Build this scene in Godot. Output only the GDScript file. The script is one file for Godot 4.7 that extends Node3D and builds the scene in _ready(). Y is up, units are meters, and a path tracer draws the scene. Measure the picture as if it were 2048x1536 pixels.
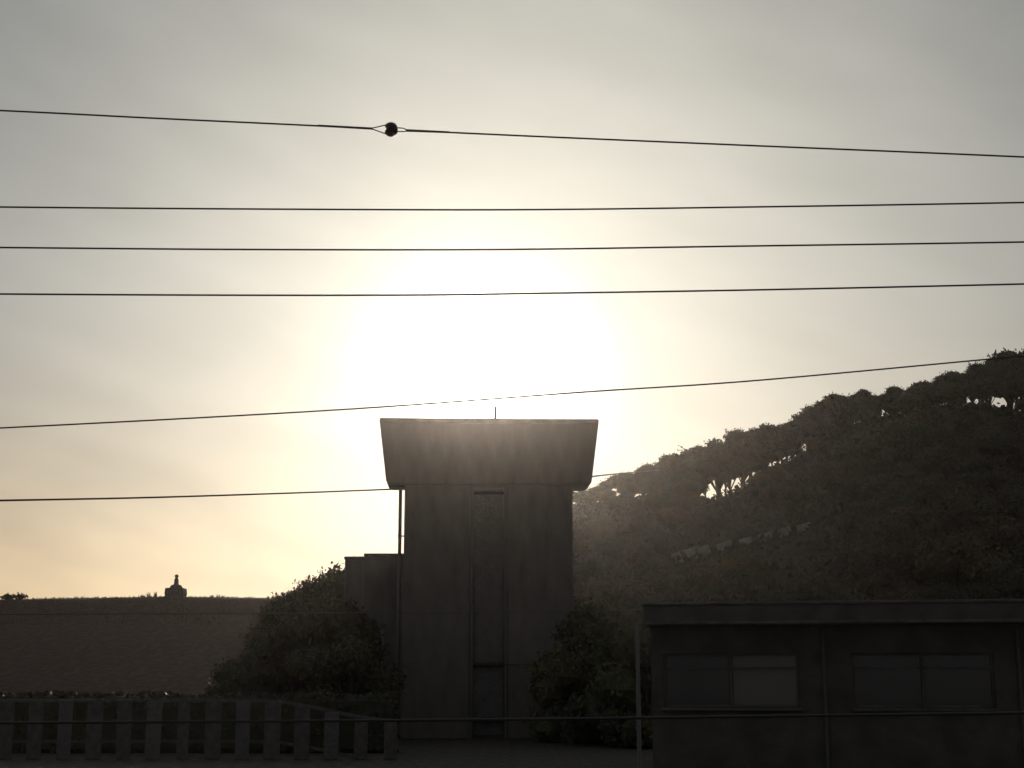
extends Node3D

# ---------------------------------------------------------------- camera model
const EYE := Vector3(0, 1.6, 0)
const PITCH := 12.0
const FOCAL := 2813.0          # focal length of the photograph in its own pixels (2048 wide)

var rng := RandomNumberGenerator.new()
var used := {}
var M := {}

# a direction through a pixel of the photograph, scaled to one metre of forward distance
func ray(px: float, py: float) -> Vector3:
	var a := (px - 1024.0) / FOCAL
	var b := (768.0 - py) / FOCAL
	var t := deg_to_rad(PITCH)
	var v := Vector3(a, b * cos(t) + sin(t), -(cos(t) - b * sin(t)))
	return v / -v.z

func at(px: float, py: float, depth: float) -> Vector3:
	return EYE + ray(px, py) * depth

# pixel under which a point of the place is seen
func seen(p: Vector3) -> Vector2:
	var q := p - EYE
	var t := deg_to_rad(PITCH)
	var f := -q.z * cos(t) + q.y * sin(t)
	var u := q.y * cos(t) + q.z * sin(t)
	return Vector2(1024.0 + FOCAL * q.x / f, 768.0 - FOCAL * u / f)

func lerp_table(t: Array, x: float) -> float:
	if x <= t[0][0]:
		return t[0][1]
	for i in range(1, t.size()):
		if x <= t[i][0]:
			var k: float = (x - t[i - 1][0]) / (t[i][0] - t[i - 1][0])
			return lerpf(t[i - 1][1], t[i][1], k)
	return t[t.size() - 1][1]

# ---------------------------------------------------------------- naming
func numbered(called: String) -> String:
	if not used.has(called):
		used[called] = 0
		return called
	used[called] += 1
	return "%s_%03d" % [called, used[called]]

func tag(o: Node, label: String, category: String, group := "", kind := "") -> Node:
	o.set_meta("label", label)
	if category:
		o.set_meta("category", category)
	if group:
		o.set_meta("group", group)
	if kind:
		o.set_meta("kind", kind)
	return o

func thing(called: String, label: String, category: String, where := Vector3.ZERO, turn := 0.0, group := "") -> Node3D:
	var o := Node3D.new()
	o.name = numbered(called)
	add_child(o)
	o.position = where
	o.rotation.y = turn
	tag(o, label, category, group)
	return o

func start() -> SurfaceTool:
	var st := SurfaceTool.new()
	st.begin(Mesh.PRIMITIVE_TRIANGLES)
	return st

func obj(called: String, st: SurfaceTool, mat: Material, parent: Node = null) -> MeshInstance3D:
	st.generate_normals()
	var mesh := st.commit()
	mesh.surface_set_material(0, mat)
	return put(called, mesh, parent)

func put(called: String, mesh: Mesh, parent: Node = null) -> MeshInstance3D:
	var o := MeshInstance3D.new()
	o.mesh = mesh
	o.cast_shadow = GeometryInstance3D.SHADOW_CASTING_SETTING_ON
	if parent == null:
		o.name = numbered(called)
		add_child(o, true)
	else:
		o.name = called
		var n := 1
		while parent.has_node(NodePath(o.name)):
			o.name = "%s_%03d" % [called, n]
			n += 1
		parent.add_child(o, true)
	return o

# ---------------------------------------------------------------- shapes
func tri(st: SurfaceTool, a: Vector3, b: Vector3, c: Vector3) -> void:
	st.add_vertex(a)
	st.add_vertex(b)
	st.add_vertex(c)

func quad(st: SurfaceTool, a: Vector3, b: Vector3, c: Vector3, d: Vector3) -> void:
	tri(st, a, b, c)
	tri(st, a, c, d)

# a box with small chamfers on the four upright edges and round the top
func box(st: SurfaceTool, c: Vector3, s: Vector3, ch := 0.0, bas := Basis.IDENTITY) -> void:
	var h := s / 2.0
	ch = minf(ch, minf(h.x, minf(h.y, h.z)) * 0.8)
	st.set_smooth_group(-1)
	if ch <= 0.0:
		var v := []
		for k in 8:
			v.append(c + bas * Vector3(h.x if k & 1 else -h.x, h.y if k & 2 else -h.y, h.z if k & 4 else -h.z))
		for f in [[4, 6, 7, 5], [1, 3, 2, 0], [5, 7, 3, 1], [0, 2, 6, 4], [6, 2, 3, 7], [0, 4, 5, 1]]:
			quad(st, v[f[0]], v[f[1]], v[f[2]], v[f[3]])
		return
	var rings := []
	for lv in [[-h.y, ch], [-h.y + ch, 0.0], [h.y - ch, 0.0], [h.y, ch]]:
		var x: float = h.x - lv[1]
		var z: float = h.z - lv[1]
		var e: float = ch
		var y: float = lv[0]
		var ring := []
		for q in [[x - e, z], [x, z - e], [x, -z + e], [x - e, -z], [-x + e, -z], [-x, -z + e], [-x, z - e], [-x + e, z]]:
			ring.append(c + bas * Vector3(q[0], y, q[1]))
		rings.append(ring)
	loft(st, rings, true, true)

func loft(st: SurfaceTool, rings: Array, cap0 := false, cap1 := false) -> void:
	for i in rings.size() - 1:
		var a: Array = rings[i]
		var b: Array = rings[i + 1]
		var n := a.size()
		for k in n:
			var m := (k + 1) % n
			quad(st, a[k], a[m], b[m], b[k])
	if cap0:
		fan(st, rings[0], false)
	if cap1:
		fan(st, rings[rings.size() - 1], true)

func fan(st: SurfaceTool, r: Array, up: bool) -> void:
	for k in range(1, r.size() - 1):
		if up:
			tri(st, r[0], r[k], r[k + 1])
		else:
			tri(st, r[0], r[k + 1], r[k])

func tube(st: SurfaceTool, pts: Array, radii: Array, sides := 8, caps := true) -> void:
	st.set_smooth_group(0)
	var rings := []
	for i in pts.size():
		var d: Vector3 = (pts[mini(i + 1, pts.size() - 1)] - pts[maxi(i - 1, 0)]).normalized()
		var u := d.cross(Vector3.UP if absf(d.y) < 0.9 else Vector3.RIGHT).normalized()
		var w := u.cross(d)
		var ring := []
		for k in sides:
			var a := TAU * k / sides
			ring.append(pts[i] + (u * cos(a) - w * sin(a)) * radii[mini(i, radii.size() - 1)])
		rings.append(ring)
	loft(st, rings)
	if caps:
		st.set_smooth_group(-1)
		fan(st, rings[0], false)
		fan(st, rings[rings.size() - 1], true)

func lathe(st: SurfaceTool, prof: Array, sides := 16, off := Vector3.ZERO, smooth := true) -> void:
	st.set_smooth_group(0 if smooth else -1)
	var rings := []
	for p in prof:
		var ring := []
		for k in sides:
			var a := -TAU * (k + 0.5) / sides
			ring.append(off + Vector3(cos(a) * p[0], p[1], -sin(a) * p[0]))
		ring.reverse()
		rings.append(ring)
	loft(st, rings)
	st.set_smooth_group(-1)
	fan(st, rings[0], false)
	fan(st, rings[rings.size() - 1], true)

# ---------------------------------------------------------------- materials
func noise_tex(freq: float, octaves: int, lo: Color, hi: Color, sd: int, size := 256, kind := FastNoiseLite.TYPE_SIMPLEX_SMOOTH) -> NoiseTexture2D:
	var n := FastNoiseLite.new()
	n.noise_type = kind
	n.seed = sd
	n.frequency = freq
	n.fractal_octaves = octaves
	var t := NoiseTexture2D.new()
	t.width = size
	t.height = size
	t.seamless = true
	t.noise = n
	var g := Gradient.new()
	g.offsets = PackedFloat32Array([0.0, 0.3, 0.72, 1.0])
	g.colors = PackedColorArray([lo.darkened(0.10), lo, hi, hi.lightened(0.06)])
	t.color_ramp = g
	return t

func bump_tex(freq: float, octaves: int, sd: int, strength := 4.0) -> NoiseTexture2D:
	var n := FastNoiseLite.new()
	n.seed = sd
	n.frequency = freq
	n.fractal_octaves = octaves
	var t := NoiseTexture2D.new()
	t.width = 256
	t.height = 256
	t.seamless = true
	t.noise = n
	t.as_normal_map = true
	t.bump_strength = strength
	return t

func lin(r: float, g: float, b: float) -> Color:
	return Color(r, g, b).linear_to_srgb()

func surf(lo: Color, hi: Color, sd: int, scale: float, rough := 0.9, freq := 0.02, bump := 3.0) -> StandardMaterial3D:
	var m := StandardMaterial3D.new()
	m.albedo_texture = noise_tex(freq, 5, lo, hi, sd)
	m.normal_enabled = true
	m.normal_texture = bump_tex(freq * 3.0, 4, sd + 50, bump)
	m.uv1_triplanar = true
	m.uv1_world_triplanar = true
	m.uv1_scale = Vector3.ONE * scale
	m.roughness = rough
	return m

func plain(c: Color, rough := 0.7, metal := 0.0) -> StandardMaterial3D:
	var m := StandardMaterial3D.new()
	m.albedo_color = c
	m.roughness = rough
	m.metallic = metal
	return m

func foliage(back: float) -> StandardMaterial3D:
	var m := StandardMaterial3D.new()
	m.vertex_color_use_as_albedo = true
	m.roughness = 0.75
	m.cull_mode = BaseMaterial3D.CULL_DISABLED
	m.backlight_enabled = true
	m.backlight = Color(back, back * 0.95, back * 0.5)
	return m

# ---------------------------------------------------------------- terrain
# ridge under the trees on the right: photograph column -> row of the soil line, at 120 m
var RIDGE := [[1040.0, 1075.0], [1100.0, 1040.0], [1150.0, 1012.0], [1240.0, 1000.0], [1330.0, 1000.0], [1420.0, 1010.0], [1470.0, 990.0], [1530.0, 945.0], [1600.0, 915.0], [1690.0, 860.0], [1770.0, 830.0], [1900.0, 805.0], [1970.0, 812.0], [2048.0, 822.0], [2300.0, 780.0], [2700.0, 740.0]]
var ridge_h := []
var bumps := FastNoiseLite.new()

func hill_h(x: float, z: float) -> float:
	var r := lerp_table(ridge_h, x * 120.0 / maxf(60.0, -z))
	var d := -z
	var k := clampf((d - 50.0) / 70.0, 0.0, 1.0)
	var h := r * (k * 0.92 + 0.08 * smoothstep(0.0, 1.0, k))
	if d > 120.0:
		h = r - (d - 120.0) * 0.22
	h += bumps.get_noise_2d(x, z) * 0.5 * smoothstep(0.0, 0.2, k)
	return h

func knoll_h(x: float, z: float) -> float:
	var c := Vector2(x + 21.6, z + 90.0)
	var top := 6.92 - 0.0009 * c.x * c.x * (1.0 if c.x > 0 else 0.75) - 0.0008 * absf(c.x) * 10.0
	var d := z + 90.0
	var h := top + 0.35 - sqrt(pow(maxf(d, 0.0) * 0.29, 2.0) + 0.35 * 0.35)
	if h < 0.0:
		h = maxf(h, -0.6)
	if z < -90.0:
		h = top - pow((-z - 90.0) / 9.0, 2.0) * 0.6
	return h + bumps.get_noise_2d(x * 2.0, z * 2.0) * 0.06

func field(x0: float, x1: float, z0: float, z1: float, nx: int, nz: int, h: Callable) -> SurfaceTool:
	var st := start()
	st.set_smooth_group(0)
	var g := []
	for j in nz + 1:
		var row := []
		for i in nx + 1:
			var x := lerpf(x0, x1, float(i) / nx)
			var z := lerpf(z0, z1, float(j) / nz)
			row.append(Vector3(x, h.call(x, z), z))
		g.append(row)
	for j in nz:
		for i in nx:
			quad(st, g[j][i], g[j + 1][i], g[j + 1][i + 1], g[j][i + 1])
	return st

# where the line of sight through a pixel meets the hillside
func on_hill(px: float, py: float) -> Vector3:
	var d := 52.0
	while d < 119.0:
		var p := at(px, py, d)
		if hill_h(p.x, p.z) >= p.y:
			return p
		d += 0.1
	return at(px, py, 119.0)

# ---------------------------------------------------------------- plants
func leaf(st: SurfaceTool, p: Vector3, n: Vector3, s: float, c: Color) -> void:
	var u := n.cross(Vector3(rng.randf() - 0.5, rng.randf() - 0.5, rng.randf() - 0.5)).normalized()
	var w := n.cross(u)
	st.set_color(c)
	var a := p + u * s
	var b := p + w * s * 0.55 + n * s * 0.12
	var d := p - u * s
	var e := p - w * s * 0.55 + n * s * 0.12
	quad(st, a, b, d, e)

func jitter() -> Vector3:
	return Vector3(rng.randfn(), rng.randfn(), rng.randfn()).normalized()

# leaf clumps fill a set of lumps; every lump holds a rough dense heart and loose leaves round it
func crown_shape(lumps: Array, n_leaf: int, size: float, tone: Color) -> SurfaceTool:
	var st := start()
	st.set_smooth_group(-1)
	var total := 0.0
	for l in lumps:
		total += l[1] * l[1]
	for l in lumps:
		var c: Vector3 = l[0]
		var r: float = l[1]
		var sq: float = l[2]
		var light := rng.randf_range(0.65, 1.45)
		var col := Color(tone.r * light, tone.g * light * rng.randf_range(0.9, 1.1), tone.b * light)
		# heart
		var rings := []
		for j in 6:
			var th := PI * (j + 0.15) / 5.3
			var ring := []
			for k in 9:
				var a := -TAU * k / 9.0
				var rr := r * rng.randf_range(0.55, 0.86)
				ring.append(c + Vector3(cos(a) * sin(th) * rr, -cos(th) * rr * sq, sin(a) * sin(th) * rr))
			rings.append(ring)
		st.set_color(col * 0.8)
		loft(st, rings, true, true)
		# leaves
		var n := int(n_leaf * r * r / total)
		for i in n:
			var d := jitter()
			if d.y < -0.5:
				d.y *= -1.0
			var lump := 0.86 + 0.22 * bumps.get_noise_3d(d.x * 40.0 + c.x * 9.0, d.y * 40.0, d.z * 40.0 + c.z * 9.0)
			var rr := r * lump * sqrt(rng.randf_range(0.5, 1.25))
			var p := c + Vector3(d.x * rr, d.y * rr * sq, d.z * rr)
			var t := rng.randf_range(0.7, 1.35)
			leaf(st, p, (d + jitter() * 0.7).normalized(), size * rng.randf_range(0.6, 1.3), Color(col.r * t, col.g * t, col.b * t))
		# loose sprays that break the outline
		for i in 14:
			var d := jitter()
			d.y = absf(d.y) * 0.9 + 0.05
			var far := rng.randf_range(1.05, 1.42)
			for k in 9:
				var q := lerpf(0.8, far, k / 8.0)
				var p := c + Vector3(d.x * r * q, d.y * r * q * sq, d.z * r * q) + jitter() * r * 0.07
				var t := rng.randf_range(0.8, 1.5)
				leaf(st, p, jitter(), size * rng.randf_range(0.35, 0.75), Color(col.r * t, col.g * t, col.b * t))
	return st

func tree_meshes(h: float, spread: float, low: float, tone: Color, n_leaf: int, lsize: float, n_lump: int, skirt := 0) -> Array:
	var lumps := []
	for i in n_lump:
		var a := TAU * (i + rng.randf() * 0.6) / n_lump
		var q := 0.35 + 0.65 * rng.randf()
		if i < 2:
			q = 0.15
		var r := spread * rng.randf_range(0.40, 0.56)
		var y := lerpf(low + r * 0.6, h - r * 0.8, clampf(1.0 - q * q * rng.randf_range(0.5, 1.0), 0.0, 1.0))
		lumps.append([Vector3(cos(a) * spread * q * 0.72, y, sin(a) * spread * q * 0.72), r, rng.randf_range(0.66, 0.85)])
	for i in skirt:
		var a := TAU * (i + 0.5 * rng.randf()) / skirt
		var r := spread * rng.randf_range(0.36, 0.5)
		lumps.append([Vector3(cos(a) * spread * 0.6, r * rng.randf_range(0.3, 1.3), sin(a) * spread * 0.6), r, 0.85])
	var crown := crown_shape(lumps, n_leaf, lsize, tone)
	var tr := start()
	tr.set_color(Color(0.05, 0.038, 0.03))
	var lean := Vector3(rng.randf_range(-0.2, 0.2), 0, rng.randf_range(-0.2, 0.2))
	var top := Vector3(lean.x, low + (h - low) * 0.55, lean.z)
	tube(tr, [Vector3(0, -0.5, 0), Vector3(lean.x * 0.2, low * 0.4, lean.z * 0.2), Vector3(lean.x * 0.6, low, lean.z * 0.6), top], [h * 0.036, h * 0.028, h * 0.022, h * 0.01], 7)
	for l in lumps:
		var c: Vector3 = l[0]
		var s0 := Vector3(lean.x * 0.6, low * rng.randf_range(0.75, 1.1), lean.z * 0.6)
		tube(tr, [s0, s0.lerp(c, 0.5) + Vector3(0, 0.12, 0), c], [h * 0.014, h * 0.01, h * 0.004], 5)
	crown.generate_normals()
	tr.generate_normals()
	var cm := crown.commit()
	cm.surface_set_material(0, M.leaves)
	var tm := tr.commit()
	tm.surface_set_material(0, M.bark)
	return [cm, tm]

func plant(called: String, kind: Array, label: String, category: String, group: String, where: Vector3, s: Vector3, turn: float) -> Node3D:
	var t := thing(called, label, category, where, turn, group)
	t.scale = s
	put("crown", kind[0], t)
	put("trunk", kind[1], t)
	return t

# a leafless or thin-leaved bush: twigs that fork, with few leaves
func twig_bush(h: float, spread: float, n: int, leaves: int, tone: Color) -> Array:
	var st := start()
	var lv := start()
	lv.set_smooth_group(-1)
	st.set_color(Color(0.06, 0.045, 0.035))
	for i in n:
		var a := rng.randf() * TAU
		var q := sqrt(rng.randf()) * spread
		var e := Vector3(cos(a) * q, h * rng.randf_range(0.6, 1.0) * (1.0 - 0.35 * q / spread), sin(a) * q)
		var m := e * 0.5 + Vector3(0, h * 0.08, 0)
		tube(st, [Vector3(0, -0.2, 0) + Vector3(e.x, 0, e.z) * 0.1, m, e], [0.035, 0.022, 0.01], 4)
		for k in 3:
			var s0 := m.lerp(e, 0.2 + 0.25 * k)
			var d := (e - m).normalized() + jitter() * 0.7
			tube(st, [s0, s0 + d * h * 0.18], [0.014, 0.006], 4)
			for j in leaves:
				var l := rng.randf_range(0.8, 1.3)
				leaf(lv, s0 + d * h * 0.2 * rng.randf() + jitter() * 0.09, jitter(), rng.randf_range(0.05, 0.11), Color(tone.r * l, tone.g * l, tone.b * l))
	st.generate_normals()
	lv.generate_normals()
	var b := st.commit()
	b.surface_set_material(0, M.bark)
	var c := lv.commit()
	c.surface_set_material(0, M.leaves)
	return [c, b]

# ---------------------------------------------------------------- cables
func cable(called: String, pts: Array, depth: Array, r: float, mat: Material, label: String, group := "") -> MeshInstance3D:
	var cv := Curve3D.new()
	var n := pts.size()
	var ps := []
	for i in n:
		ps.append(at(pts[i][0], pts[i][1], lerpf(depth[0], depth[1], float(pts[i][0] - pts[0][0]) / (pts[n - 1][0] - pts[0][0]))))
	for i in n:
		var t: Vector3 = (ps[mini(i + 1, n - 1)] - ps[maxi(i - 1, 0)]) * 0.16
		cv.add_point(ps[i], -t, t)
	var path := []
	var steps := 70
	for i in steps + 1:
		path.append(cv.sample_baked(cv.get_baked_length() * i / steps, true))
	var st := start()
	tube(st, path, [r], 8)
	var o := obj(called, st, mat)
	tag(o, label, "cable", group)
	return o

# ================================================================ the scene
func _ready() -> void:
	rng.seed = 4711
	bumps.seed = 9
	bumps.frequency = 0.06
	bumps.fractal_octaves = 3

	var cam := Camera3D.new()
	cam.name = "camera"
	cam.position = EYE
	cam.rotation_degrees = Vector3(PITCH, 0, 0)
	cam.fov = rad_to_deg(2.0 * atan(768.0 / FOCAL))
	cam.near = 0.1
	cam.far = 6000.0
	add_child(cam)
	cam.current = true

	var to_sun := ray(957, 752).normalized()
	var env := Environment.new()
	env.background_mode = Environment.BG_SKY
	env.tonemap_mode = Environment.TONE_MAPPER_LINEAR
	env.tonemap_exposure = 1.0
	env.sdfgi_enabled = true
	env.ssao_enabled = true
	env.ssil_enabled = true
	env.volumetric_fog_enabled = true
	env.volumetric_fog_density = 0.00014
	env.volumetric_fog_albedo = Color(1.0, 0.97, 0.93)
	env.volumetric_fog_anisotropy = 0.93
	var sky := Sky.new()
	var pan := PanoramaSkyMaterial.new()
	pan.panorama = ImageTexture.create_from_image(sky_image(to_sun))
	sky.sky_material = pan
	env.sky = sky
	var we := WorldEnvironment.new()
	we.name = "world_environment"
	we.environment = env
	add_child(we)

	var sun := DirectionalLight3D.new()
	sun.name = "sun"
	sun.light_energy = 1.0
	sun.light_color = Color(1.0, 0.94, 0.87)
	sun.light_angular_distance = 0.5
	sun.shadow_enabled = true
	sun.basis = Basis.looking_at(-to_sun)
	add_child(sun)

	M.soil = surf(lin(0.045, 0.02, 0.016), lin(0.08, 0.042, 0.03), 3, 0.3, 0.95, 0.02, 0.2)
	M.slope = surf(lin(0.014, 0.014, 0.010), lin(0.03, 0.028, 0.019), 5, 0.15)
	M.gravel = surf(lin(0.03, 0.028, 0.026), lin(0.065, 0.06, 0.055), 7, 0.6)
	M.concrete = surf(lin(0.15, 0.14, 0.127), lin(0.168, 0.158, 0.144), 11, 0.22, 0.9, 0.016, 0.35)
	M.concrete.normal_enabled = false
	M.concrete.uv1_scale = Vector3(0.5, 0.16, 0.5)
	M.coping = surf(lin(0.16, 0.15, 0.135), lin(0.23, 0.21, 0.19), 13, 0.5)
	M.block = surf(lin(0.30, 0.29, 0.27), lin(0.42, 0.40, 0.37), 15, 0.5)
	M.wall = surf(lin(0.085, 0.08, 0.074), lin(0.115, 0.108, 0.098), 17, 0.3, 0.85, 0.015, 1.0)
	M.roof = surf(lin(0.10, 0.10, 0.10), lin(0.15, 0.15, 0.145), 19, 0.3)
	M.wood = surf(lin(0.11, 0.105, 0.1), lin(0.14, 0.133, 0.126), 21, 0.8)
	M.stone = surf(lin(0.10, 0.09, 0.08), lin(0.2, 0.19, 0.17), 23, 1.2)
	M.dark_metal = plain(lin(0.04, 0.04, 0.042), 0.5, 0.2)
	M.steel = plain(lin(0.22, 0.22, 0.22), 0.55, 0.3)
	M.grey_paint = plain(lin(0.11, 0.11, 0.11), 0.7)
	M.rubber = plain(lin(0.03, 0.03, 0.03), 0.6)
	M.wire = plain(lin(0.05, 0.05, 0.048), 0.6, 0.2)
	M.pale_wire = plain(lin(0.12, 0.115, 0.11), 0.7)
	M.ceramic = plain(lin(0.09, 0.06, 0.045), 0.35)
	M.glass = plain(lin(0.03, 0.036, 0.045), 0.12)
	M.glass.metallic_specular = 0.6
	M.pale_blind = plain(lin(0.2, 0.19, 0.18), 0.8)
	M.panel = surf(lin(0.135, 0.13, 0.13), lin(0.15, 0.146, 0.146), 25, 0.5, 0.7)
	M.frame = plain(lin(0.13, 0.127, 0.122), 0.65, 0.2)
	M.leaves = foliage(0.16)
	M.bark = StandardMaterial3D.new()
	M.bark.vertex_color_use_as_albedo = true
	M.bark.roughness = 0.95

	build_ground()
	build_tower()
	build_annex()
	build_building()
	build_guard_blocks()
	build_trees()
	build_fence()
	build_monument()
	build_cables()

# ---------------------------------------------------------------- sky: air that glows round the sun, thin streaks of haze
func sky_image(s: Vector3) -> Image:
	var w := 1536
	var h := 768
	var img := Image.create(w, h, false, Image.FORMAT_RGBF)
	var n := FastNoiseLite.new()
	n.seed = 31
	n.frequency = 1.0
	n.fractal_octaves = 4
	for j in h:
		var th := PI * (j + 0.5) / h
		var y := cos(th)
		var el := 90.0 - rad_to_deg(th)
		for i in w:
			var ph := (float(i) + 0.5) / w * TAU
			var d := Vector3(sin(th) * sin(ph), y, -sin(th) * cos(ph))
			var g := rad_to_deg(acos(clampf(d.dot(s), -1.0, 1.0)))
			var side := rad_to_deg(d.x - s.x)
			var ge := g * (1.04 - 0.09 * tanh(side / 12.0) + 0.05 * clampf((el - 16.0) / 12.0, 0.0, 1.0))
			var wide := exp(-pow(g / 48.0, 1.4))
			var near := exp(-pow(ge / 17.0, 2.0))
			var core := exp(-pow(g / 2.6, 2.0))
			var low := exp(-pow(maxf(el, 0.0) / 8.0, 2.0))
			var streak := 0.0
			if el > -2.0:
				streak = n.get_noise_3d(d.x * 6.0 + 3.0, d.y * 20.0 + d.x * 6.0, d.z * 5.0) * (0.10 + 0.22 * low)
				streak += n.get_noise_3d(d.x * 2.2, d.y * 5.0 + 7.0, d.z * 2.2) * 0.10
			var k := 1.0 + streak
			var r := (0.088 + 0.226 * wide * (1.0 + 2.5 * low)) * k + 0.70 * near * (1.0 + 0.45 * streak) + 3.2 * core
			var gg := (0.089 + 0.235 * wide * (1.0 + 1.25 * low)) * k + 0.635 * near * (1.0 + 0.4 * streak) + 3.1 * core
			var b := (0.093 + 0.226 * wide) * k + 0.495 * near * (1.0 + 0.3 * streak) + 2.9 * core
			img.set_pixel(i, j, Color(r, gg, b))
	return img

# ---------------------------------------------------------------- ground, knoll and hillside
func build_ground() -> void:
	for p in RIDGE:
		var q := at(p[0], p[1], 120.0)
		ridge_h.append([q.x, q.y])
	ridge_h.insert(0, [-18.0, 3.0])
	var st := start()
	st.set_smooth_group(-1)
	quad(st, Vector3(-2500, 0, 60), Vector3(-2500, 0, -2500), Vector3(2500, 0, -2500), Vector3(2500, 0, 60))
	tag(obj("ground", st, M.gravel), "dark gravel ground in front of the fence and building", "", "", "structure")
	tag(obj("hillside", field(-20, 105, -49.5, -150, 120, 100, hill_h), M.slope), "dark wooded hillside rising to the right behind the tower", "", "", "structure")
	tag(obj("bare_hill", field(-75, 12, -55, -125, 90, 120, knoll_h), M.soil), "bare brown hill on the left carrying the stone monument", "", "", "structure")

# ---------------------------------------------------------------- tower
func build_tower() -> void:
	var base := at(978, 985, 42.0)
	base.y = 0.0
	var t := thing("tower", "tall concrete tower with flared head right under the sun", "tower", base, deg_to_rad(2.0))
	var y_top := at(978, 837, 41.8).y
	var y_rim := y_top - 0.16
	var y_low := at(978, 962, 41.8).y
	var y_bot := at(978, 968.5, 41.8).y
	var sw := (at(1147, 985, 42.0).x - at(810, 985, 42.0).x) / 2.0
	var hw := (at(1196, 837, 41.8).x - at(759, 837, 41.8).x) / 2.0
	var lw := (at(1183, 967, 41.8).x - at(770.5, 967, 41.8).x) / 2.0
	var bw := lw - 0.13
	var sd := 1.2                     # depth of the shaft
	var strip := 0.55                 # half width of the recessed strip of panels
	# shaft in two cheeks and a recessed back between them
	var st := start()
	for s in [-1, 1]:
		box(st, Vector3(s * (sw + strip) / 2.0, y_bot / 2.0, -sd / 2.0), Vector3(sw - strip, y_bot, sd), 0.03)
	box(st, Vector3(0, y_bot / 2.0, -sd / 2.0 - 0.15), Vector3(strip * 2.0, y_bot, sd - 0.3))
	obj("shaft", st, M.concrete, t)
	# flared head
	st = start()
	st.set_smooth_group(-1)
	var rings := []
	for r in [[bw, y_bot + 0.003], [lw - 0.02, y_low - 0.03], [lw, y_low + 0.05], [hw, y_rim]]:
		var x: float = r[0]
		var z0: float = 0.2 + (x - hw) * 0.12
		var z1: float = -sd - 0.1 - (x - hw) * 0.12
		rings.append([Vector3(-x, r[1], z0), Vector3(x, r[1], z0), Vector3(x, r[1], z1), Vector3(-x, r[1], z1)])
	loft(st, rings, true, true)
	obj("head", st, M.concrete, t)
	st = start()
	box(st, Vector3(0, (y_rim + y_top) / 2.0 + 0.002, -sd / 2.0 + 0.05), Vector3(hw * 2.0 + 0.02, y_top - y_rim, sd + 0.32), 0.025)
	obj("coping", st, M.coping, t)
	# recessed strip: frames, transoms and panels
	for s in [-1, 1]:
		st = start()
		box(st, Vector3(s * (strip - 0.05), y_bot / 2.0, -0.12), Vector3(0.096, y_bot - 0.01, 0.3), 0.01)
		obj("frame", st, M.frame, t)
	var ys := [0.05]
	for py in [1545.0, 1440.0, 1328.0, 985.0]:
		var y := at(978, py, 42.0).y
		if y > 0.4:
			ys.append(y)
	ys.append(y_bot - 0.02)
	for i in ys.size() - 1:
		st = start()
		box(st, Vector3(0, (ys[i] + ys[i + 1]) / 2.0, -0.24), Vector3(strip * 2.0 - 0.21, ys[i + 1] - ys[i] - 0.1, 0.06), 0.012)
		obj("panel", st, M.panel, t)
		if i > 0:
			st = start()
			box(st, Vector3(0, ys[i], -0.13), Vector3(strip * 2.0 - 0.2, 0.09, 0.24), 0.01)
			obj("transom", st, M.dark_metal, t)
	# pipe on the left flank with its brackets
	var px := at(797, 1000, 41.6).x - base.x
	st = start()
	tube(st, [Vector3(px, 0, -0.7), Vector3(px, y_bot + 0.003, -0.7)], [0.055], 10)
	var pipe := obj("pipe", st, M.steel, t)
	for py in [1068.0, 1160.0, 1250.0]:
		var y := at(800, py, 42.0).y
		st = start()
		box(st, Vector3(px + 0.09, y, -0.7), Vector3(0.1, 0.035, 0.04))
		lathe(st, [[0.07, y - 0.03], [0.07, y + 0.03]], 10, Vector3(px, 0, -0.7))
		obj("bracket", st, M.steel, pipe)
	# plate where the service cable ends, and the rod on the roof
	st = start()
	box(st, Vector3(at(793, 980, 41.6).x - base.x, y_bot - 0.035, -0.35), Vector3(0.5, 0.06, 0.5), 0.01)
	obj("cable_plate", st, M.dark_metal, t)
	st = start()
	lathe(st, [[0.1, y_top], [0.1, y_top + 0.05], [0.04, y_top + 0.07], [0.032, y_top + 0.45], [0.01, y_top + 0.52]], 10, Vector3(at(991, 830, 42.0).x - base.x, 0, -0.3))
	obj("rod", st, M.dark_metal, t)

func build_annex() -> void:
	# two stepped blocks that lean against the tower's left flank
	var x2 := at(811, 1107, 43.2).x
	var x1 := at(728, 1107, 43.2).x
	var x0 := at(690, 1113, 43.2).x
	var h2 := at(770, 1107, 43.2).y
	var h1 := at(705, 1113, 43.2).y
	var t := thing("annex", "stepped concrete block against the left flank of the tower", "building", Vector3(x0, 0, -43.2))
	for q in [[x1, x2 - 0.02, h2], [x0, x1 - 0.003, h1]]:
		var st := start()
		var w: float = q[1] - q[0]
		box(st, Vector3(q[0] - x0 + w / 2.0, (q[2] - 0.1) / 2.0, -1.0), Vector3(w, q[2] - 0.1, 2.0), 0.02)
		var wall := obj("wall", st, M.concrete, t)
		st = start()
		box(st, Vector3(q[0] - x0 + w / 2.0, q[2] - 0.048, -1.0), Vector3(w + (0.0 if q[0] == x1 else 0.04), 0.1, 2.08), 0.015)
		obj("coping", st, M.coping, wall)
	var st2 := start()
	tube(st2, [Vector3(at(765, 1250, 43.0).x - x0, 0, 0.09), Vector3(at(765, 1250, 43.0).x - x0, at(765, 1250, 43.1).y, 0.09)], [0.05], 8)
	obj("drainpipe", st2, M.steel, t)

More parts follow.
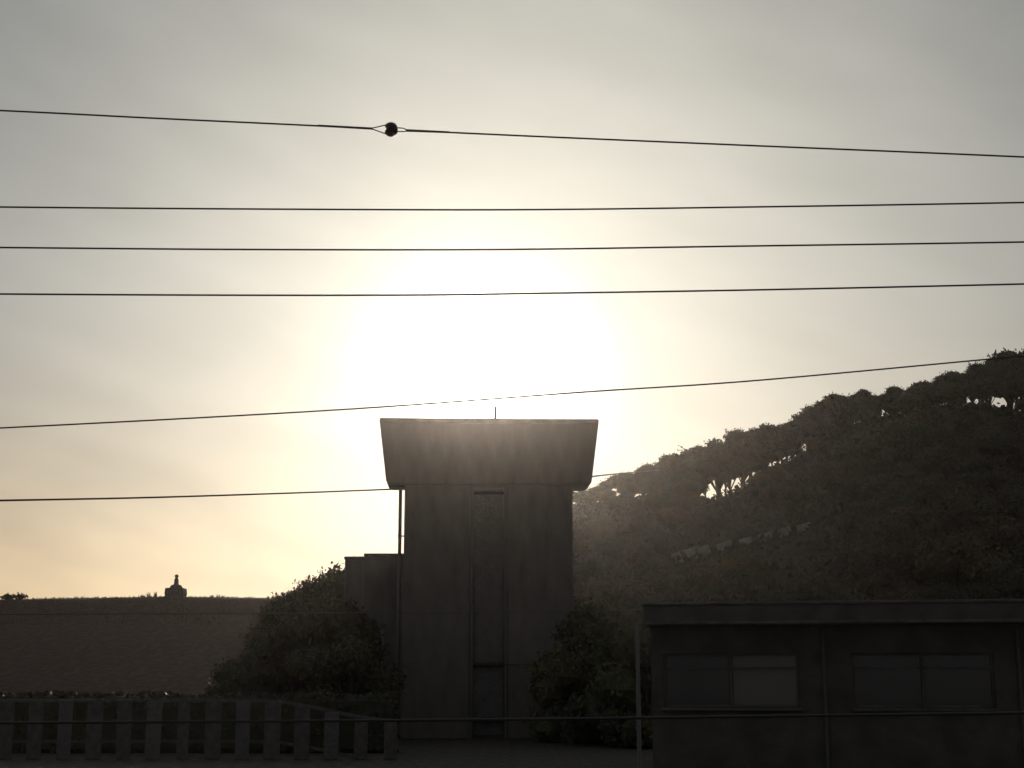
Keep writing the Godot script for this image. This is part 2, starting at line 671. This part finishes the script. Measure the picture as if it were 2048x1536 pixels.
# ---------------------------------------------------------------- low building on the right
func build_building() -> void:
	var o := at(1303, 1366, 26.0)
	var t := thing("low_building", "low flat-roofed building with wide windows at the lower right", "building", Vector3(o.x, 0, o.z), deg_to_rad(-10.5))
	var L := 9.5
	var D := 5.0
	var wins := [[0.22, 2.62], [3.55, 5.95], [6.85, 9.2]]
	var y0 := 1.17
	var y1 := 2.12
	# wall with true window openings: sill band, lintel band, piers
	var st := start()
	box(st, Vector3(L / 2, y0 / 2, -0.12), Vector3(L, y0, 0.24))
	box(st, Vector3(L / 2, (y1 + 2.6) / 2, -0.12), Vector3(L, 2.6 - y1, 0.24))
	var e := 0.0
	for wv in wins + [[L, L]]:
		box(st, Vector3((e + wv[0]) / 2, (y0 + y1) / 2, -0.12), Vector3(wv[0] - e, y1 - y0, 0.24))
		e = wv[1]
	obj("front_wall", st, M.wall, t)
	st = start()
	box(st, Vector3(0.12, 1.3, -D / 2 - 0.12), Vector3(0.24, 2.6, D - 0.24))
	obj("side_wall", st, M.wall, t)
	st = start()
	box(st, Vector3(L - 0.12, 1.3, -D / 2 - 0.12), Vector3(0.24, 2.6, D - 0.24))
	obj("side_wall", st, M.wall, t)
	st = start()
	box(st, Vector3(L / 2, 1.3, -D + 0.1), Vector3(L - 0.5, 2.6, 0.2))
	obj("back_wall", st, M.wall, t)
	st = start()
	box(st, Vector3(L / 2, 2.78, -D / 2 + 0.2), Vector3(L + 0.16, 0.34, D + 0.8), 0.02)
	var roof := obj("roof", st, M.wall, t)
	st = start()
	box(st, Vector3(L / 2, 2.98, -D / 2 + 0.2), Vector3(L + 0.22, 0.055, D + 0.86), 0.012)
	obj("roof_trim", st, M.roof, roof)
	st = start()
	box(st, Vector3(L / 2, 2.64, 0.625), Vector3(L + 0.18, 0.055, 0.05), 0.01)
	obj("eave_trim", st, M.roof, roof)
	for wi in wins.size():
		var a: float = wins[wi][0]
		var b: float = wins[wi][1]
		st = start()
		for s in [[a + 0.025, 0.05], [b - 0.025, 0.05], [(a + b) / 2, 0.05]]:
			box(st, Vector3(s[0], (y0 + y1) / 2, -0.1), Vector3(s[1], y1 - y0, 0.08), 0.006)
		for y in [y0 + 0.025, y1 - 0.025, y1 - 0.26]:
			for k in 2:
				var xa := a + 0.05 + k * ((b - a) / 2 - 0.025)
				box(st, Vector3(xa + (b - a - 0.15) / 4, y, -0.102), Vector3((b - a - 0.15) / 2, 0.046, 0.07), 0.006)
		var win := obj("window", st, M.frame if wi == 0 else M.roof, t)
		for k in 2:
			var xc := a + (b - a) * (0.25 + 0.5 * k)
			st = start()
			box(st, Vector3(xc, (y0 + y1) / 2, -0.125), Vector3((b - a) / 2 - 0.07, y1 - y0 - 0.05, 0.012))
			obj("pane", st, M.glass, win)
			if wi == 0 and k == 1:
				M.pane_clear = plain(Color(0.12, 0.13, 0.14, 0.15), 0.08)
				M.pane_clear.transparency = BaseMaterial3D.TRANSPARENCY_ALPHA
				win.get_node("pane_001").mesh.surface_set_material(0, M.pane_clear)
				st = start()
				box(st, Vector3(xc, (y0 + y1) / 2 - 0.0, -0.2), Vector3((b - a) / 2 - 0.09, y1 - y0 - 0.06, 0.02))
				obj("blind", st, M.pale_blind, win)
		st = start()
		box(st, Vector3((a + b) / 2, y0 - 0.03, 0.04), Vector3(b - a + 0.08, 0.055, 0.1), 0.01)
		obj("sill", st, M.frame if wi == 0 else M.roof, win)
	for x in [3.06, 6.36]:
		st = start()
		tube(st, [Vector3(x, 0.02, 0.05), Vector3(x, 2.6, 0.05)], [0.036], 8)
		obj("downpipe", st, M.frame, t)
	# post standing in front
	var p := at(1275, 1300, 20.0)
	st = start()
	var yt := at(1271, 1243, 20.0).y
	lathe(st, [[0.06, 0.0], [0.06, 0.02], [0.03, 0.03], [0.028, yt - 0.01], [0.015, yt]], 10)
	var post := obj("metal_post", st, M.grey_paint)
	post.position = Vector3(p.x, 0, p.z)
	tag(post, "slim grey metal post left of the low building", "post")

# ---------------------------------------------------------------- concrete guard blocks along the hill road
func build_guard_blocks() -> void:
	var spots := [[1348, 1121, 1365, 1116], [1368, 1113, 1393, 1108], [1398, 1107, 1421, 1103], [1438, 1101, 1467, 1094], [1482, 1092, 1505, 1087], [1521, 1083, 1546, 1077], [1560, 1073, 1584, 1067], [1598, 1064, 1625, 1058]]
	var words := ["lowest guard block, half hidden beside the tower", "second guard block from the bottom of the row", "third guard block from the bottom of the row", "fourth guard block from the bottom, a longer one", "fourth guard block from the top of the row", "third guard block from the top of the row", "second guard block from the top of the row", "topmost guard block of the row on the slope"]
	for i in spots.size():
		var s: Array = spots[i]
		var a := at(s[0], s[1], 82.0)
		var b := at(s[2], s[3], 82.0)
		a = on_hill(s[0], s[1] + 2)
		b = at(s[2], s[3], -a.z)
		var d := b - a
		var w := d.length()
		var bas := Basis(d.normalized(), Vector3.UP, d.normalized().cross(Vector3.UP)).orthonormalized()
		var st := start()
		box(st, Vector3(0, 0.08, 0), Vector3(w, 0.76, 0.3), 0.03)
		var o := obj("guard_block", st, M.block)
		o.position = (a + b) / 2.0
		o.basis = bas
		tag(o, "pale concrete " + words[i], "guard block", "concrete guard blocks along the hillside road")

# ---------------------------------------------------------------- trees
var TOPS := [[1150.0, 992.0], [1180.0, 974.0], [1215.0, 956.0], [1250.0, 944.0], [1290.0, 928.0], [1330.0, 911.0], [1345.0, 900.0], [1400.0, 890.0], [1435.0, 879.0], [1450.0, 862.0], [1480.0, 855.0], [1540.0, 848.0], [1560.0, 850.0], [1590.0, 838.0], [1600.0, 820.0], [1640.0, 800.0], [1670.0, 787.0], [1720.0, 778.0], [1760.0, 770.0], [1800.0, 768.0], [1830.0, 766.0], [1850.0, 758.0], [1880.0, 748.0], [1900.0, 742.0], [1960.0, 724.0], [1990.0, 712.0], [2020.0, 700.0], [2060.0, 696.0], [2300.0, 650.0]]
var GAPS := [[1197, 990], [1244, 990], [1274, 985], [1420, 1000], [1470, 985], [1598, 900], [1768, 795], [2008, 768], [2002, 815]]

func ordinal(i: int) -> String:
	return ["first", "second", "third", "fourth", "fifth", "sixth", "seventh", "eighth", "ninth", "tenth", "eleventh", "twelfth", "thirteenth", "fourteenth", "fifteenth", "sixteenth", "seventeenth", "eighteenth", "nineteenth", "twentieth"][i]

func build_trees() -> void:
	var kinds := []
	for i in 6:
		kinds.append(tree_meshes(4.6, [2.6, 2.3, 2.8][i % 3], [0.9, 0.7, 0.8][i % 3], [Color(0.045, 0.044, 0.022), Color(0.03, 0.036, 0.018), Color(0.06, 0.05, 0.024)][i % 3], [3000, 2600, 3400][i % 3], [0.19, 0.15, 0.21][i % 3], [11, 9, 13][i % 3]))
	# ridge: tops follow the skyline
	var cols := [1168.0, 1208.0, 1252.0, 1296.0, 1340.0, 1390.0, 1432.0, 1478.0, 1532.0, 1582.0, 1626.0, 1672.0, 1724.0, 1786.0, 1846.0, 1902.0, 1958.0, 2012.0, 2062.0]
	for i in cols.size():
		var px: float = cols[i]
		var dep := 120.0 + rng.randf_range(-1.5, 1.5)
		var top := at(px, lerp_table(TOPS, px) + rng.randf_range(-1.0, 4.0), dep)
		var y := hill_h(top.x, top.z)
		var hh := top.y - y
		var w := clampf(hh / 4.6, 0.62, 1.05) * rng.randf_range(0.92, 1.1)
		plant("ridge_tree", kinds[i % 6], "dark bushy tree on the skyline ridge, %s one up from the tower" % ordinal(i), "tree", "trees along the skyline of the hill", Vector3(top.x, y, top.z), Vector3(w, hh / 4.6, w), rng.randf() * TAU)
	# bushes along the crest close the view under the crowns, except where the sky shows through
	for i in 110:
		var px := 1150.0 + i * 8.3 + rng.randf_range(-4.0, 4.0)
		var dep := rng.randf_range(116.5, 121.5)
		var g := at(px, 900, dep)
		g.y = hill_h(g.x, g.z)
		var want := at(px, lerp_table(TOPS, px) + rng.randf_range(18.0, 44.0), dep).y - g.y
		if want < 0.7:
			continue
		var s := clampf(want / 4.6, 0.15, 0.62)
		var half := 1.9 * s / dep * FOCAL
		var bad := false
		for gp in GAPS:
			if absf(gp[0] - px) < half * 0.25 + 3.0:
				bad = true
		if bad:
			continue
		plant("ridge_bush", kinds[rng.randi() % 6], "low dark bush filling the crest between the skyline trees", "bush", "bushes along the crest of the hill", g, Vector3(s * 1.1, want / 4.6, s * 1.1), rng.randf() * TAU)
	# hillside trees below the ridge
	var n := 0
	var tries := 0
	while n < 130 and tries < 6000:
		tries += 1
		var dep := rng.randf_range(56.0, 116.0)
		var px := rng.randf_range(1120.0, 2130.0)
		var foot := at(px, 1000, dep)
		foot.y = hill_h(foot.x, foot.z)
		var s := rng.randf_range(0.34, 0.92)
		var tp := seen(foot + Vector3(0, 4.6 * s, 0))
		var bt := seen(foot)
		var half := 2.4 * s / dep * FOCAL
		if tp.y < lerp_table(TOPS, tp.x) + 52.0 or tp.y < lerp_table(TOPS, tp.x - half) + 38.0:
			continue
		var bad := false
		for g in GAPS:
			if absf(g[0] - tp.x) < half + 6 and g[1] > tp.y - 8 and g[1] < bt.y:
				bad = true
		if dep < 92.0 and tp.x + half > 1340 and tp.x - half < 1640:
			var line := 1116.0 - (tp.x - 1360.0) * 0.22
			if tp.y < line + 14.0 and bt.y > line - 30.0:
				bad = true
		if bad:
			continue
		plant("hillside_tree", kinds[rng.randi() % 6], "dark leafy tree in the shaded wood below the ridge", "tree", "trees covering the hillside", foot, Vector3(s, s * rng.randf_range(0.85, 1.1), s), rng.randf() * TAU)
		n += 1
	# undergrowth: one mass of low leaves over the hillside
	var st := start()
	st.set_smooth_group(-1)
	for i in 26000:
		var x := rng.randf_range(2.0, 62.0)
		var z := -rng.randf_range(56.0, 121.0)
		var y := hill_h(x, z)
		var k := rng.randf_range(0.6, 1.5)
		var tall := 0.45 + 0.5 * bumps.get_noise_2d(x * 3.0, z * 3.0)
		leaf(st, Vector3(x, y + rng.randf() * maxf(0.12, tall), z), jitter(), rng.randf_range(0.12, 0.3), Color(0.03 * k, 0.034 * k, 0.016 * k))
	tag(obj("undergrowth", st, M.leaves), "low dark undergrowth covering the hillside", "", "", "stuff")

	# clump beside the annex, left of the tower
	var near_kinds := []
	for i in 3:
		near_kinds.append(tree_meshes(4.6, 2.2, 0.8, Color(0.058, 0.06, 0.03), 4200, 0.11, 10))
	var spots := [[578, 1184, 50.5, 0.72, "lowest tree of the clump at the end of bare hill"], [612, 1165, 50.0, 0.8, "second tree of the clump from the bare hill"], [655, 1146, 49.0, 0.85, "third tree of the clump, behind the bare twigs"], [690, 1128, 48.0, 0.8, "tallest tree of the clump, touching the stepped block"], [634, 1178, 46.5, 0.8, "broad tree at the front of the clump by the block"], [560, 1235, 46.0, 0.8, "low tree in the shade at the left of the clump"], [600, 1212, 44.5, 0.75, "low round tree below the bare twigs"], [676, 1190, 41.5, 0.7, "shaded tree standing before the stepped block"], [520, 1290, 45.0, 0.7, "small dark tree above the right end of fence"], [700, 1270, 38.5, 0.6, "small shaded tree in front below the block"], [640, 1285, 39.5, 0.65, "small dark tree below the middle of the clump"]]
	for i in spots.size():
		var s: Array = spots[i]
		var p := at(s[0], s[1], s[2])
		var hh := p.y
		var w: float = s[3]
		plant("clump_tree", near_kinds[i % 3], s[4], "tree", "trees beside the stepped block", Vector3(p.x, 0, p.z), Vector3(w, hh / 4.6, w), rng.randf() * TAU)
	# clipped hedge behind the fence, and bushes between the tower and the low building
	var hs := start()
	hs.set_smooth_group(-1)
	var hx0 := at(-90, 1400, 35.0).x
	var hx1 := at(800, 1400, 35.0).x
	hs.set_color(Color(0.05, 0.054, 0.03))
	box(hs, Vector3((hx0 + hx1) / 2, 0.64, -34.2), Vector3(hx1 - hx0 - 0.2, 1.28, 0.8), 0.1)
	for i in 11000:
		var p := Vector3(rng.randf_range(hx0, hx1), rng.randf_range(0.02, 1.42), -34.2 + rng.randf_range(-0.5, 0.5))
		p.y = minf(p.y, 1.34 + 0.12 * bumps.get_noise_1d(p.x * 20.0))
		var l := rng.randf_range(0.6, 1.4)
		leaf(hs, p, jitter(), rng.randf_range(0.05, 0.1), Color(0.06 * l, 0.064 * l, 0.034 * l))
	tag(obj("hedge", hs, M.leaves), "low dark hedge running behind the plank fence", "hedge")
	var bush_kinds := []
	for i in 3:
		bush_kinds.append(tree_meshes(4.6, 2.2, 0.05, Color(0.07, 0.075, 0.036), 5200, 0.11, 11, 9))
	var low_spots := [[1172, 1195, 40.0, 0.72, "dark bush touching the right flank of the tower"], [1225, 1225, 38.0, 0.66, "dark bush between the tower and the grey post"], [1288, 1232, 37.0, 0.66, "dark bush behind the left corner of the low building"]]
	for i in 3:
		var s: Array = low_spots[i]
		var p := at(s[0], s[1], s[2])
		plant("corner_bush", bush_kinds[i], s[4], "bush", "bushes between the tower and the low building", Vector3(p.x, 0, p.z), Vector3(s[3], p.y / 4.6, s[3]), rng.randf() * TAU)
	# bare twigs on the clump
	var tb := twig_bush(1.0, 0.55, 16, 2, Color(0.07, 0.06, 0.035))
	var q := at(622, 1152, 48.0)
	var t := thing("bare_bush", "thin half-bare bush sticking out above the tree clump", "bush", Vector3(q.x, 0, q.z))
	var stem := start()
	stem.set_color(Color(0.06, 0.045, 0.035))
	tube(stem, [Vector3(0, 0, 0), Vector3(0.1, q.y * 0.5, 0), Vector3(0, q.y - 0.7, 0)], [0.06, 0.045, 0.035], 6)
	obj("stem", stem, M.bark, t)
	for k in 2:
		var o := put(["leaves", "twigs"][k], tb[k], t)
		o.position.y = q.y - 0.8
		o.scale = Vector3(1.0, 0.85, 1.0)
	# bush at the left end of the bare hill
	for b in [[14, 1186, 0.85, "dense brown bush on the bare hill at the left edge"], [38, 1183, 0.8, "twiggy bush on the bare hill, right of the dense one"]]:
		var kb := twig_bush(1.0, 0.62, 34, 5 if b[0] == 14 else 3, Color(0.06, 0.035, 0.022))
		var g := at(b[0], 1204, 90.0)
		var hb := at(b[0], b[1], 90.0).y
		var yy := knoll_h(g.x, g.z)
		var tt := thing("hill_bush", b[3], "bush", Vector3(g.x, yy - 0.16, g.z), 0.0, "bushes on the bare hill")
		tt.scale = Vector3(1.75, 1.3, 1.75) * (hb - yy)
		put("leaves", kb[0], tt)
		put("twigs", kb[1], tt)
	# grass on the crest of the bare hill
	st = start()
	st.set_smooth_group(-1)
	for i in 5200:
		var z := -90.0 + rng.randf_range(-1.5, 8.0)
		var x := at(rng.randf_range(-30.0, 640.0), 1195, 90.0).x
		var y := knoll_h(x, z)
		var hgt := rng.randf_range(0.03, 0.10) * (1.0 + maxf(0.0, bumps.get_noise_2d(x * 6.0, z * 6.0)) * 1.6)
		st.set_color(Color(0.06, 0.045, 0.025) * rng.randf_range(0.7, 1.3))
		var u := Vector3(rng.randf() - 0.5, 0, rng.randf() - 0.5).normalized() * 0.03
		tri(st, Vector3(x, y - 0.02, z) - u, Vector3(x, y - 0.02, z) + u, Vector3(x, y + hgt, z) + jitter() * 0.04)
	for c in [[297, 0.38], [311, 0.42], [284, 0.2], [425, 0.2], [436, 0.26], [446, 0.16]]:
		for i in 14:
			var g := at(c[0] + rng.randf_range(-3.0, 3.0), 1195, 90.0)
			var y := knoll_h(g.x, g.z)
			st.set_color(Color(0.08, 0.065, 0.04))
			var u := Vector3(0.022, 0, 0)
			tri(st, Vector3(g.x, y - 0.02, g.z) - u, Vector3(g.x, y - 0.02, g.z) + u, Vector3(g.x + rng.randf_range(-0.1, 0.1), y + c[1] * rng.randf_range(0.6, 1.0), g.z))
	tag(obj("crest_grass", st, M.leaves), "short dry grass along the crest of the bare hill", "", "", "stuff")

# ---------------------------------------------------------------- fence of upright sleepers
func build_fence() -> void:
	var o := at(-60, 1366, 31.0)
	var t := thing("plank_fence", "long dark fence of wide upright planks at the lower left", "fence", Vector3(o.x, 0, o.z))
	var per := 0.635
	var n := 15
	var drop := func(x: float) -> float:
		return -0.42 * smoothstep(6.3, 9.2, x)
	var top := at(300, 1400, 31.0).y
	for i in n:
		var st := start()
		var x := 0.2 + per * i
		var hh: float = top + drop.call(x) + rng.randf_range(-0.05, 0.03)
		box(st, Vector3(0, hh / 2, 0), Vector3(0.30 + rng.randf_range(-0.06, 0.07), hh, 0.07), 0.012, Basis(Vector3(0, 0, 1), rng.randf_range(-0.02, 0.02)))
		var p := obj("plank", st, M.wood if i % 3 else M.panel, t)
		p.position = Vector3(x, 0, rng.randf_range(-0.01, 0.01))
	for lv in [[0.0, "top_rail", 0.07], [-0.85, "lower_rail", 0.06]]:
		var pts := []
		for i in 17:
			var x := -0.2 + i * 0.58
			pts.append(Vector3(x, top + drop.call(x) - 0.02 + lv[0], -0.1))
		var st := start()
		for i in pts.size() - 1:
			var a: Vector3 = pts[i]
			var b: Vector3 = pts[i + 1]
			box(st, (a + b) / 2, Vector3((b - a).length() + 0.002, lv[2], 0.09), 0.0, Basis(Vector3(0, 0, 1), atan2(b.y - a.y, b.x - a.x)))
		obj(lv[1], st, M.wood, t)

# ---------------------------------------------------------------- stone monument on the bare hill
func build_monument() -> void:
	var c := at(351.5, 1190, 90.0)
	var y0 := knoll_h(c.x, c.z) - 0.15
	var k := 90.0 / FOCAL             # metres for one pixel of the photograph
	var t := thing("stone_monument", "small stone monument with knob and pillar on the hilltop", "monument", Vector3(c.x, y0, c.z))
	var b := 0.15 + 0.4 * k
	var st := start()
	box(st, Vector3(0, b / 2 + 0.0, 0), Vector3(38 * k, b + 1.5 * k, 34 * k), 0.03)
	obj("plinth", st, M.stone, t)
	st = start()
	st.set_smooth_group(-1)
	var rings := []
	for r in [[17.8, 1.0], [18.6, 6.0], [18.0, 12.0], [17.4, 16.0], [15.4, 16.2]]:
		var x: float = r[0] * k
		var y: float = b + r[1] * k
		rings.append([Vector3(-x, y, x * 0.9), Vector3(x, y, x * 0.9), Vector3(x, y, -x * 0.9), Vector3(-x, y, -x * 0.9)])
	loft(st, rings, true, true)
	obj("body", st, M.stone, t)
	st = start()
	lathe(st, [[13.0 * k, b + 15.0 * k], [12.2 * k, b + 18.0 * k], [11.0 * k, b + 20.5 * k], [9.0 * k, b + 22.4 * k], [5.2 * k, b + 23.4 * k]], 16)
	obj("dome", st, M.stone, t)
	st = start()
	lathe(st, [[5.4 * k, b + 23.0 * k], [4.5 * k, b + 25.0 * k], [4.3 * k, b + 32.5 * k], [3.2 * k, b + 35.0 * k], [2.4 * k, b + 36.5 * k]], 10)
	obj("pillar", st, M.stone, t)
	st = start()
	lathe(st, [[2.3 * k, b + 36.2 * k], [3.2 * k, b + 38.0 * k], [4.2 * k, b + 40.0 * k], [3.0 * k, b + 42.4 * k], [1.2 * k, b + 43.4 * k]], 8, Vector3.ZERO, false)
	obj("knob", st, M.stone, t)

# ---------------------------------------------------------------- cables
func build_cables() -> void:
	var g := "overhead cables crossing the sky"
	var d := 10.0
	cable("stay_wire", [[-700, 190], [0, 221], [300, 236], [580, 249], [742, 257]], [d, d], 0.007, M.wire, "top wire left of the round insulator, sloping gently down", g)
	cable("stay_wire", [[815, 261], [1100, 274], [1500, 291], [2048, 314], [2750, 347]], [d, d], 0.007, M.wire, "top wire right of the round insulator, sloping to the right edge", g)
	var t := thing("strain_insulator", "round brown strain insulator in the topmost wire", "insulator", at(782, 259, d))
	var k := d / FOCAL * 1.04
	# ball with a deep notch on the left and a groove on the right
	var st := start()
	st.set_smooth_group(0)
	var rings := []
	for j in 49:
		var th := PI * (j + 0.02) / 48.04
		var ring := []
		for i in 48:
			var a := -TAU * i / 48.0
			var v := Vector3(cos(a) * sin(th), -cos(th), sin(a) * sin(th))
			var r := 15.0
			r -= 6.5 * exp(-pow(Vector2(v.x + 1.0, v.y - 0.02).length() / 0.36, 3.0)) * smoothstep(-0.1, 0.4, -v.x)
			r -= 3.6 * exp(-pow(Vector2(v.x - 0.55, v.y + 0.84).length() / 0.2, 4.0))
			r -= 2.4 * exp(-pow(Vector2(v.x - 1.0, v.z).length() / 0.3, 4.0))
			ring.append(v * r * k)
		rings.append(ring)
	loft(st, rings, true, true)
	obj("ball", st, M.ceramic, t)
	for s in [[[-40, 2], [-27, 5], [-12, 9], [2, 8]], [[-40, 2], [-26, -3], [-13, -8], [1, -8]], [[33, -2], [26, 2], [16, 3], [4, 3]], [[33, -2], [26, -4], [15, -3.5], [4, -4]]]:
		st = start()
		var pts := []
		for q in s:
			pts.append(Vector3(q[0] * k, q[1] * k, 0.006 * (1 if s[1][1] > 0 else -1)))
		tube(st, pts, [0.0042], 6)
		obj("loop_wire", st, M.wire, t)
	for s in [[-150, 8.5, -38, 2], [31, -2, 120, -6]]:
		st = start()
		tube(st, [Vector3(s[0] * k, s[1] * k, 0), Vector3(s[2] * k, s[3] * k, 0)], [0.0085, 0.0095] if s[0] < 0 else [0.011, 0.008], 8)
		obj("sleeve", st, M.wire, t)
	cable("power_line", [[-700, 406], [0, 414], [500, 418], [1024, 419.5], [1500, 414], [2048, 405], [2750, 390]], [10.5, 10.5], 0.0072, M.rubber, "second cable from the top, nearly level", g)
	cable("power_line", [[-700, 488], [0, 495], [500, 499], [1000, 499], [1500, 492], [2048, 484], [2750, 470]], [10.5, 10.5], 0.0072, M.rubber, "third cable from the top, crossing the top of sun's glare", g)
	cable("power_line", [[-700, 582], [0, 588], [500, 590.5], [850, 590], [1060, 587], [1500, 580], [2048, 568], [2750, 550]], [10.5, 10.5], 0.0072, M.rubber, "fourth cable from the top, crossing the middle of sun's glare", g)
	cable("telephone_line", [[-700, 888], [0, 856], [670, 820], [1170, 784], [1500, 762], [1980, 718], [2500, 668]], [22, 22], 0.0125, M.wire, "thin cable rising to the right above the tower and wooded ridge", g)
	cable("service_cable", [[-500, 1010], [0, 1001], [300, 995], [600, 985.5], [783, 978.5]], [24, 41.7], 0.022, M.rubber, "cable that ends under the tower's head on the left", g)
	cable("service_cable", [[1150, 956], [1183, 953], [1245, 946.5], [1330, 939]], [44.5, 119.0], 0.035, M.wire, "short cable between the tower's head and the ridge trees", g)
	cable("low_cable", [[-700, 1450], [0, 1446], [500, 1443], [1024, 1439], [1500, 1433], [2048, 1426], [2750, 1417]], [12, 12], 0.012, M.rubber, "dark cable low across the fence planks", "dark cables low in the view")
	cable("low_cable", [[1005, 1329], [1250, 1333], [1500, 1336], [2048, 1337], [2750, 1334]], [41.9, 22], 0.014, M.rubber, "dark cable low across the windows of the low building", "dark cables low in the view")
	cable("pale_cable", [[-700, 1229], [0, 1228], [500, 1227], [900, 1224], [1280, 1220], [1290, 1219.9]], [23, 26], 0.010, M.pale_wire, "pale thin cable running left from the low building's roof", "")
